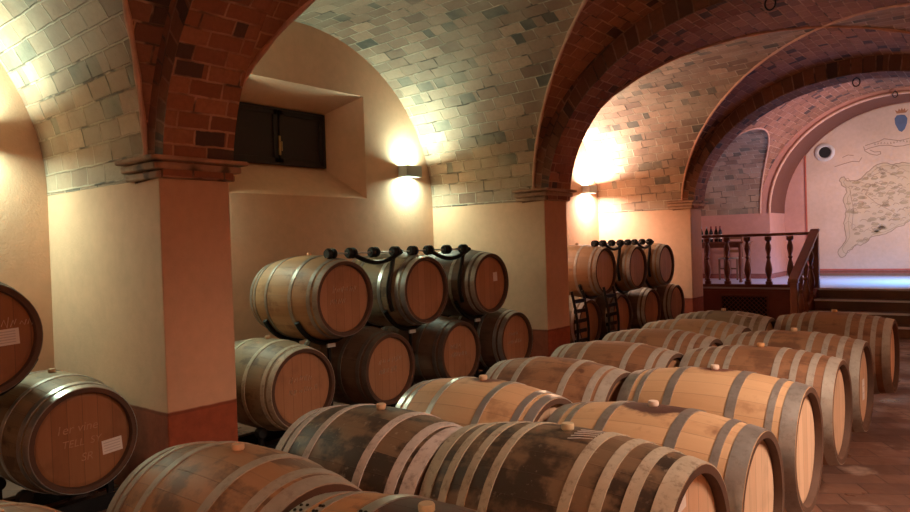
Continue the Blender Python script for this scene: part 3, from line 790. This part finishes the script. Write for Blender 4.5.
for i, (dx, l, c) in enumerate(bot):
    t = thing('wine_bottle', l, 'bottle', (TX-.26+dx, TY-.28+(.03 if i % 2 else 0), ZD+.80), 0, 'wine bottles on the stage table')
    MB().lathe([(.034, 0), (.037, .01), (.037, .19), (.03, .22), (.015, .25), (.014, .31)], 'Z', 16, closed=True).build('glass_body', simple('bottle_glass_%d' % i, c, .12, var=.05, bump=0), t, smooth=True)
    MB().lathe([(.0155, .27), (.0155, .315)], 'Z', 12, closed=True).build('foil', simple('foil_%d' % i, (.5, .5, .55) if i < 2 else (.2, .02, .03), .4, .5), t, smooth=True)
    MB().lathe([(.0376, .06), (.0376, .15)], 'Z', 16).build('bottle_label', M['paper'], t, smooth=True)

# ------------------------------------------------------------------ mural with the island map
t = thing('map_mural', 'tall cream mural with a painted island map, banner and blue crest on the end wall', 'mural', (0, YB-.02, 0))
xl = -3.50; xr = .45; RX_ = []
prof = [(xl, .75)]
N = 40; pts = []
for i in range(N+1):
    x = xl+(xr-xl)*i/N; c = (x-XC)/(EA-.02)
    z = SP+(ER-.02)*math.sqrt(max(0, 1-c*c)) if abs(c) < 1 else SP
    pts.append((x, z))
prof = [(xl, .75)]+pts+[(xr, .75)]
fy = lambda a, b, d: (a, d, b)
cream = plaster('cream_mural_ground', (.62, .45, .34)); 
MB().prism(prof, fy, .0, .015).build('mural_ground', cream, t)
red = simple('red_painted_border', (.50, .12, .08), .7)
bb = MB().box(xl-.03, xl, -.004, .012, .75, pts[0][1]-.03).box(xl-.03, xr, -.006, .012, .735, .765)
bb.build('border', red, t)
coast = [(-2.73,2.60),(-2.78,2.69),(-2.83,2.69),(-2.86,2.62),(-2.83,2.53),(-2.76,2.46),(-2.74,2.37),(-2.80,2.26),(-2.80,2.15),(-2.76,2.02),(-2.77,1.87),(-2.80,1.72),(-2.79,1.56),(-2.77,1.38),(-2.82,1.29),(-2.88,1.22),(-2.92,1.12),(-2.91,1.03),(-2.86,1.0),(-2.79,1.04),(-2.74,1.15),(-2.66,1.17),(-2.60,1.26),(-2.50,1.24),(-2.41,1.30),(-2.33,1.40),(-2.23,1.43),(-2.10,1.46),(-1.97,1.51),(-1.88,1.60),(-1.78,1.61),(-1.64,1.73),
 (-1.4,1.78),(-1.2,1.72),(-1.0,1.80),(-.8,1.72),(-.6,1.84),(-.42,1.95),(-.36,2.15),(-.45,2.35),(-.40,2.55),(-.55,2.75),(-.8,2.72),(-1.0,2.85),(-1.25,2.80),(-1.45,2.90),(-1.61,2.86),(-1.75,2.89),(-1.90,2.86),(-2.0,2.90),(-2.13,2.91),(-2.23,2.85),(-2.32,2.78),(-2.42,2.68),(-2.51,2.61),(-2.62,2.59)]
R = random.Random(3)
dense = []
for i in range(len(coast)):
    a = Vector(coast[i]); b_ = Vector(coast[(i+1) % len(coast)]); m = (b_-a).length; k = max(2, int(m/.045))
    for j in range(k):
        q = a.lerp(b_, j/k); nn = Vector((-(b_-a).y, (b_-a).x)).normalized(); dense.append(tuple(q+nn*R.uniform(-.012, .012)))
MB().prism(dense, fy, -.0015, .0).build('island_fill', simple('map_tan_paint', (.55, .42, .29), .85, var=.15, scale=3, bump=0), t)
olive = simple('map_brown_ink', (.35, .25, .17), .85, var=.3, bump=0); olive2 = simple('map_olive_paint', (.40, .31, .19), .85, var=.3, bump=0)
def stroke(b, pts, w):
    pts = [Vector(p) for p in pts]
    for i in range(len(pts)-1):
        d = (pts[i+1]-pts[i])
        if d.length < 1e-5: continue
        nrm = Vector((-d.y, d.x)).normalized()*w/2; e = d.normalized()*w*.3
        b.prism([tuple(pts[i]-e-nrm), tuple(pts[i+1]+e-nrm), tuple(pts[i+1]+e+nrm), tuple(pts[i]-e+nrm)], fy, -.003, -.0015)
cb = MB(); stroke(cb, dense+[dense[0]], .015); cb.build('coast_line', olive, t)
inner = MB(); cen = Vector((-1.75, 2.15)); stroke(inner, [cen+(Vector(p)-cen)*.93 for p in dense[::2]], .010); inner.build('coast_shading', olive2, t)
def inside(x, z):
    c = False; j = len(coast)-1
    for i in range(len(coast)):
        xi, zi = coast[i]; xj, zj = coast[j]
        if (zi > z) != (zj > z) and x < (xj-xi)*(z-zi)/(zj-zi)+xi: c = not c
        j = i
    return c
hills = MB(); patches = MB(); cnt = 0
while cnt < 230:
    x = R.uniform(-2.8, -.4); z = R.uniform(1.2, 2.88)
    if not inside(x-.07, z) or not inside(x+.09, z+.04) or not inside(x, z-.06): continue
    cnt += 1; w = R.uniform(.03, .075); s = R.uniform(.25, .8)
    stroke(hills, [(x-w, z-.01), (x-w*.3, z+w*s), (x+w*.5, z+w*s*.7), (x+w, z)], R.uniform(.006, .012))
    if cnt % 2 == 0:
        pl = [(x+w*1.2*cos(a)*R.uniform(.8, 1.1), z-.012+w*.42*sin(a)*R.uniform(.8, 1.1)) for a in [2*PI*i/10 for i in range(10)]]
        patches.prism(pl, fy, -.0022, -.0010)
for p in ([(-2.2, 2.85), (-2.0, 2.72), (-1.8, 2.60)], [(-2.6, 2.58), (-2.3, 2.66), (-2.1, 2.74)], [(-2.68, 2.4), (-2.62, 2.0), (-2.66, 1.6)], [(-2.3, 2.5), (-2.4, 2.3), (-2.2, 2.1), (-1.9, 1.9)]): stroke(hills, p, .010)
o = hills.build('hill_strokes', olive, t); o['kind'] = 'stuff'; o = patches.build('hill_patches', olive2, t); o['kind'] = 'stuff'
ban = MB()
for bl_ in ([(-2.38,3.30),(-2.30,3.32),(-2.13,3.36),(-2.05,3.40),(-1.93,3.37),(-1.83,3.34),(-1.77,3.33),(-1.61,3.36),(-1.4,3.38),(-1.2,3.32)], [(-2.39,3.21),(-2.30,3.24),(-2.14,3.27),(-1.97,3.26),(-1.85,3.22),(-1.73,3.22),(-1.61,3.24),(-1.4,3.27),(-1.2,3.22)],
            [(-2.41,3.28),(-2.39,3.19),(-2.30,3.12),(-2.18,3.08),(-2.11,3.10),(-2.12,3.15),(-2.22,3.15),(-2.30,3.2)], [(-2.95, 2.92), (-2.8, 2.96), (-2.62, 3.0), (-2.5, 2.98), (-2.45, 3.06)], [(-2.8, 3.1), (-2.7, 3.14), (-2.6, 3.12)], [(-1.2,3.32),(-1.15,3.25),(-1.2,3.15),(-1.3,3.1)]):
    stroke(ban, bl_, .013)
banner = ban.build('banner_outline', simple('map_faint_ink', (.36, .25, .18), .85, bump=0), t)
let = MB()      # row of tiny illegible letter marks inside the banner
for i in range(18):
    x = -2.22+i*.055; z = 3.29+.012*sin(i); stroke(let, [(x, z), (x+.012, z+.035), (x+.025, z)], .007)
let.build('banner_lettering', olive, banner)
sh = [(-1.85,3.67),(-1.86,3.78),(-1.82,3.84),(-1.75,3.845),(-1.68,3.83),(-1.64,3.76),(-1.65,3.66),(-1.69,3.55),(-1.74,3.50),(-1.79,3.53)]
shield = MB().prism(sh, fy, -.002, 0).build('crest_shield', simple('slate_blue_paint', (.10, .14, .24), .8, bump=0), t)
cr = [(-1.82,3.875),(-1.85,3.95),(-1.80,3.92),(-1.78,3.97),(-1.755,3.93),(-1.73,3.98),(-1.71,3.93),(-1.68,3.97),(-1.67,3.91),(-1.62,3.94),(-1.66,3.875)]
MB().prism(cr, fy, -.002, 0).build('crest_crown', simple('ochre_red_paint', (.40, .17, .08), .8, bump=0), shield)
t = thing('round_vent', 'round grey vent with a black opening in the upper left of the mural', 'vent', (-3.13, YB-.02, 3.24))
MB().lathe([(.19, 0), (.19, -.03), (.165, -.045), (.135, -.045), (.115, -.02), (.115, .0)], 'Y', 32).build('vent_ring', simple('vent_grey', (.55, .50, .47), .5, var=.08), t, smooth=True)
MB().lathe([(.0005, -.012), (.116, -.012), (.116, -.002), (.0005, -.002)], 'Y', 32).build('vent_opening', M['blackdull'], t)

# ------------------------------------------------------------------ lights
def area(name, loc, tgt, e, col, sx, sy=None, spread=180):
    L = D.lights.new(name, 'AREA'); L.energy = e; L.color = col; L.shape = 'RECTANGLE'; L.size = sx; L.size_y = sy or sx; L.spread = math.radians(spread)
    o = D.objects.new(name, L); COL.objects.link(o); o.location = loc
    o.rotation_euler = (Vector(tgt)-Vector(loc)).to_track_quat('-Z', 'Y').to_euler(); return o
area('stage_led_light', (.2, 13.2, 1.9), (-2.4, 16.5, 2.4), 42, (1.0, .74, .62), .4, .4, 90)
area('stage_blue_light', (.1, 14.3, 3.2), (-1.6, 14.7, .6), 90, (.14, .42, 1.0), .3, .3, 66)
area('stage_pink_light', (-1.0, 13.6, 2.9), (-4.4, 14.2, 2.7), 34, (1.0, .62, .66), .4, .4, 120)
area('added_nave_fill', (1.2, 3.4, 3.0), (-.7, 3.4, .3), 42, (1.0, .72, .56), .9, .9, 84)  # added unseen light, aimed at the walkway barrels and past the pier fronts
area('added_nave_fill', (1.2, 6.6, 3.0), (-.9, 6.9, .3), 30, (1.0, .70, .54), .9, .9, 84)  # second added light, lifts the far end of the walkway row
area('added_near_fill', (-.4, -1.6, 2.4), (-2.2, 2.6, .7), 20, (1.0, .66, .44), .6, .6)  # added unseen fill from behind the camera onto the near barrels

w = D.worlds.new('World'); S.world = w; w.use_nodes = True; w.node_tree.nodes['Background'].inputs[0].default_value = (.02, .015, .012, 1); w.node_tree.nodes['Background'].inputs[1].default_value = .3

# ------------------------------------------------------------------ camera
F, YAW, HZ, ROLL = 700.0, math.radians(38.7), 245.3, .032
p = math.atan2(256-HZ, F); f0 = Vector((-sin(YAW), cos(YAW), 0)); r0 = Vector((cos(YAW), sin(YAW), 0)); z = Vector((0, 0, 1))
f = f0*cos(p)-z*sin(p); u0 = z*cos(p)+f0*sin(p); Uv = u0*cos(ROLL)+r0*sin(ROLL); Rv = r0*cos(ROLL)-u0*sin(ROLL)
cam = D.cameras.new('Camera'); co = D.objects.new('Camera', cam); COL.objects.link(co)
m = Matrix((Rv, Uv, -f)).transposed().to_4x4(); m.translation = (0, 0, 1.52); co.matrix_world = m
cam.sensor_width = 36; cam.lens = 36*F/910; cam.clip_start = .05; S.camera = co
S.view_settings.view_transform = 'Standard'; S.view_settings.look = 'None'; S.view_settings.gamma = 1; S.view_settings.exposure = 0.0
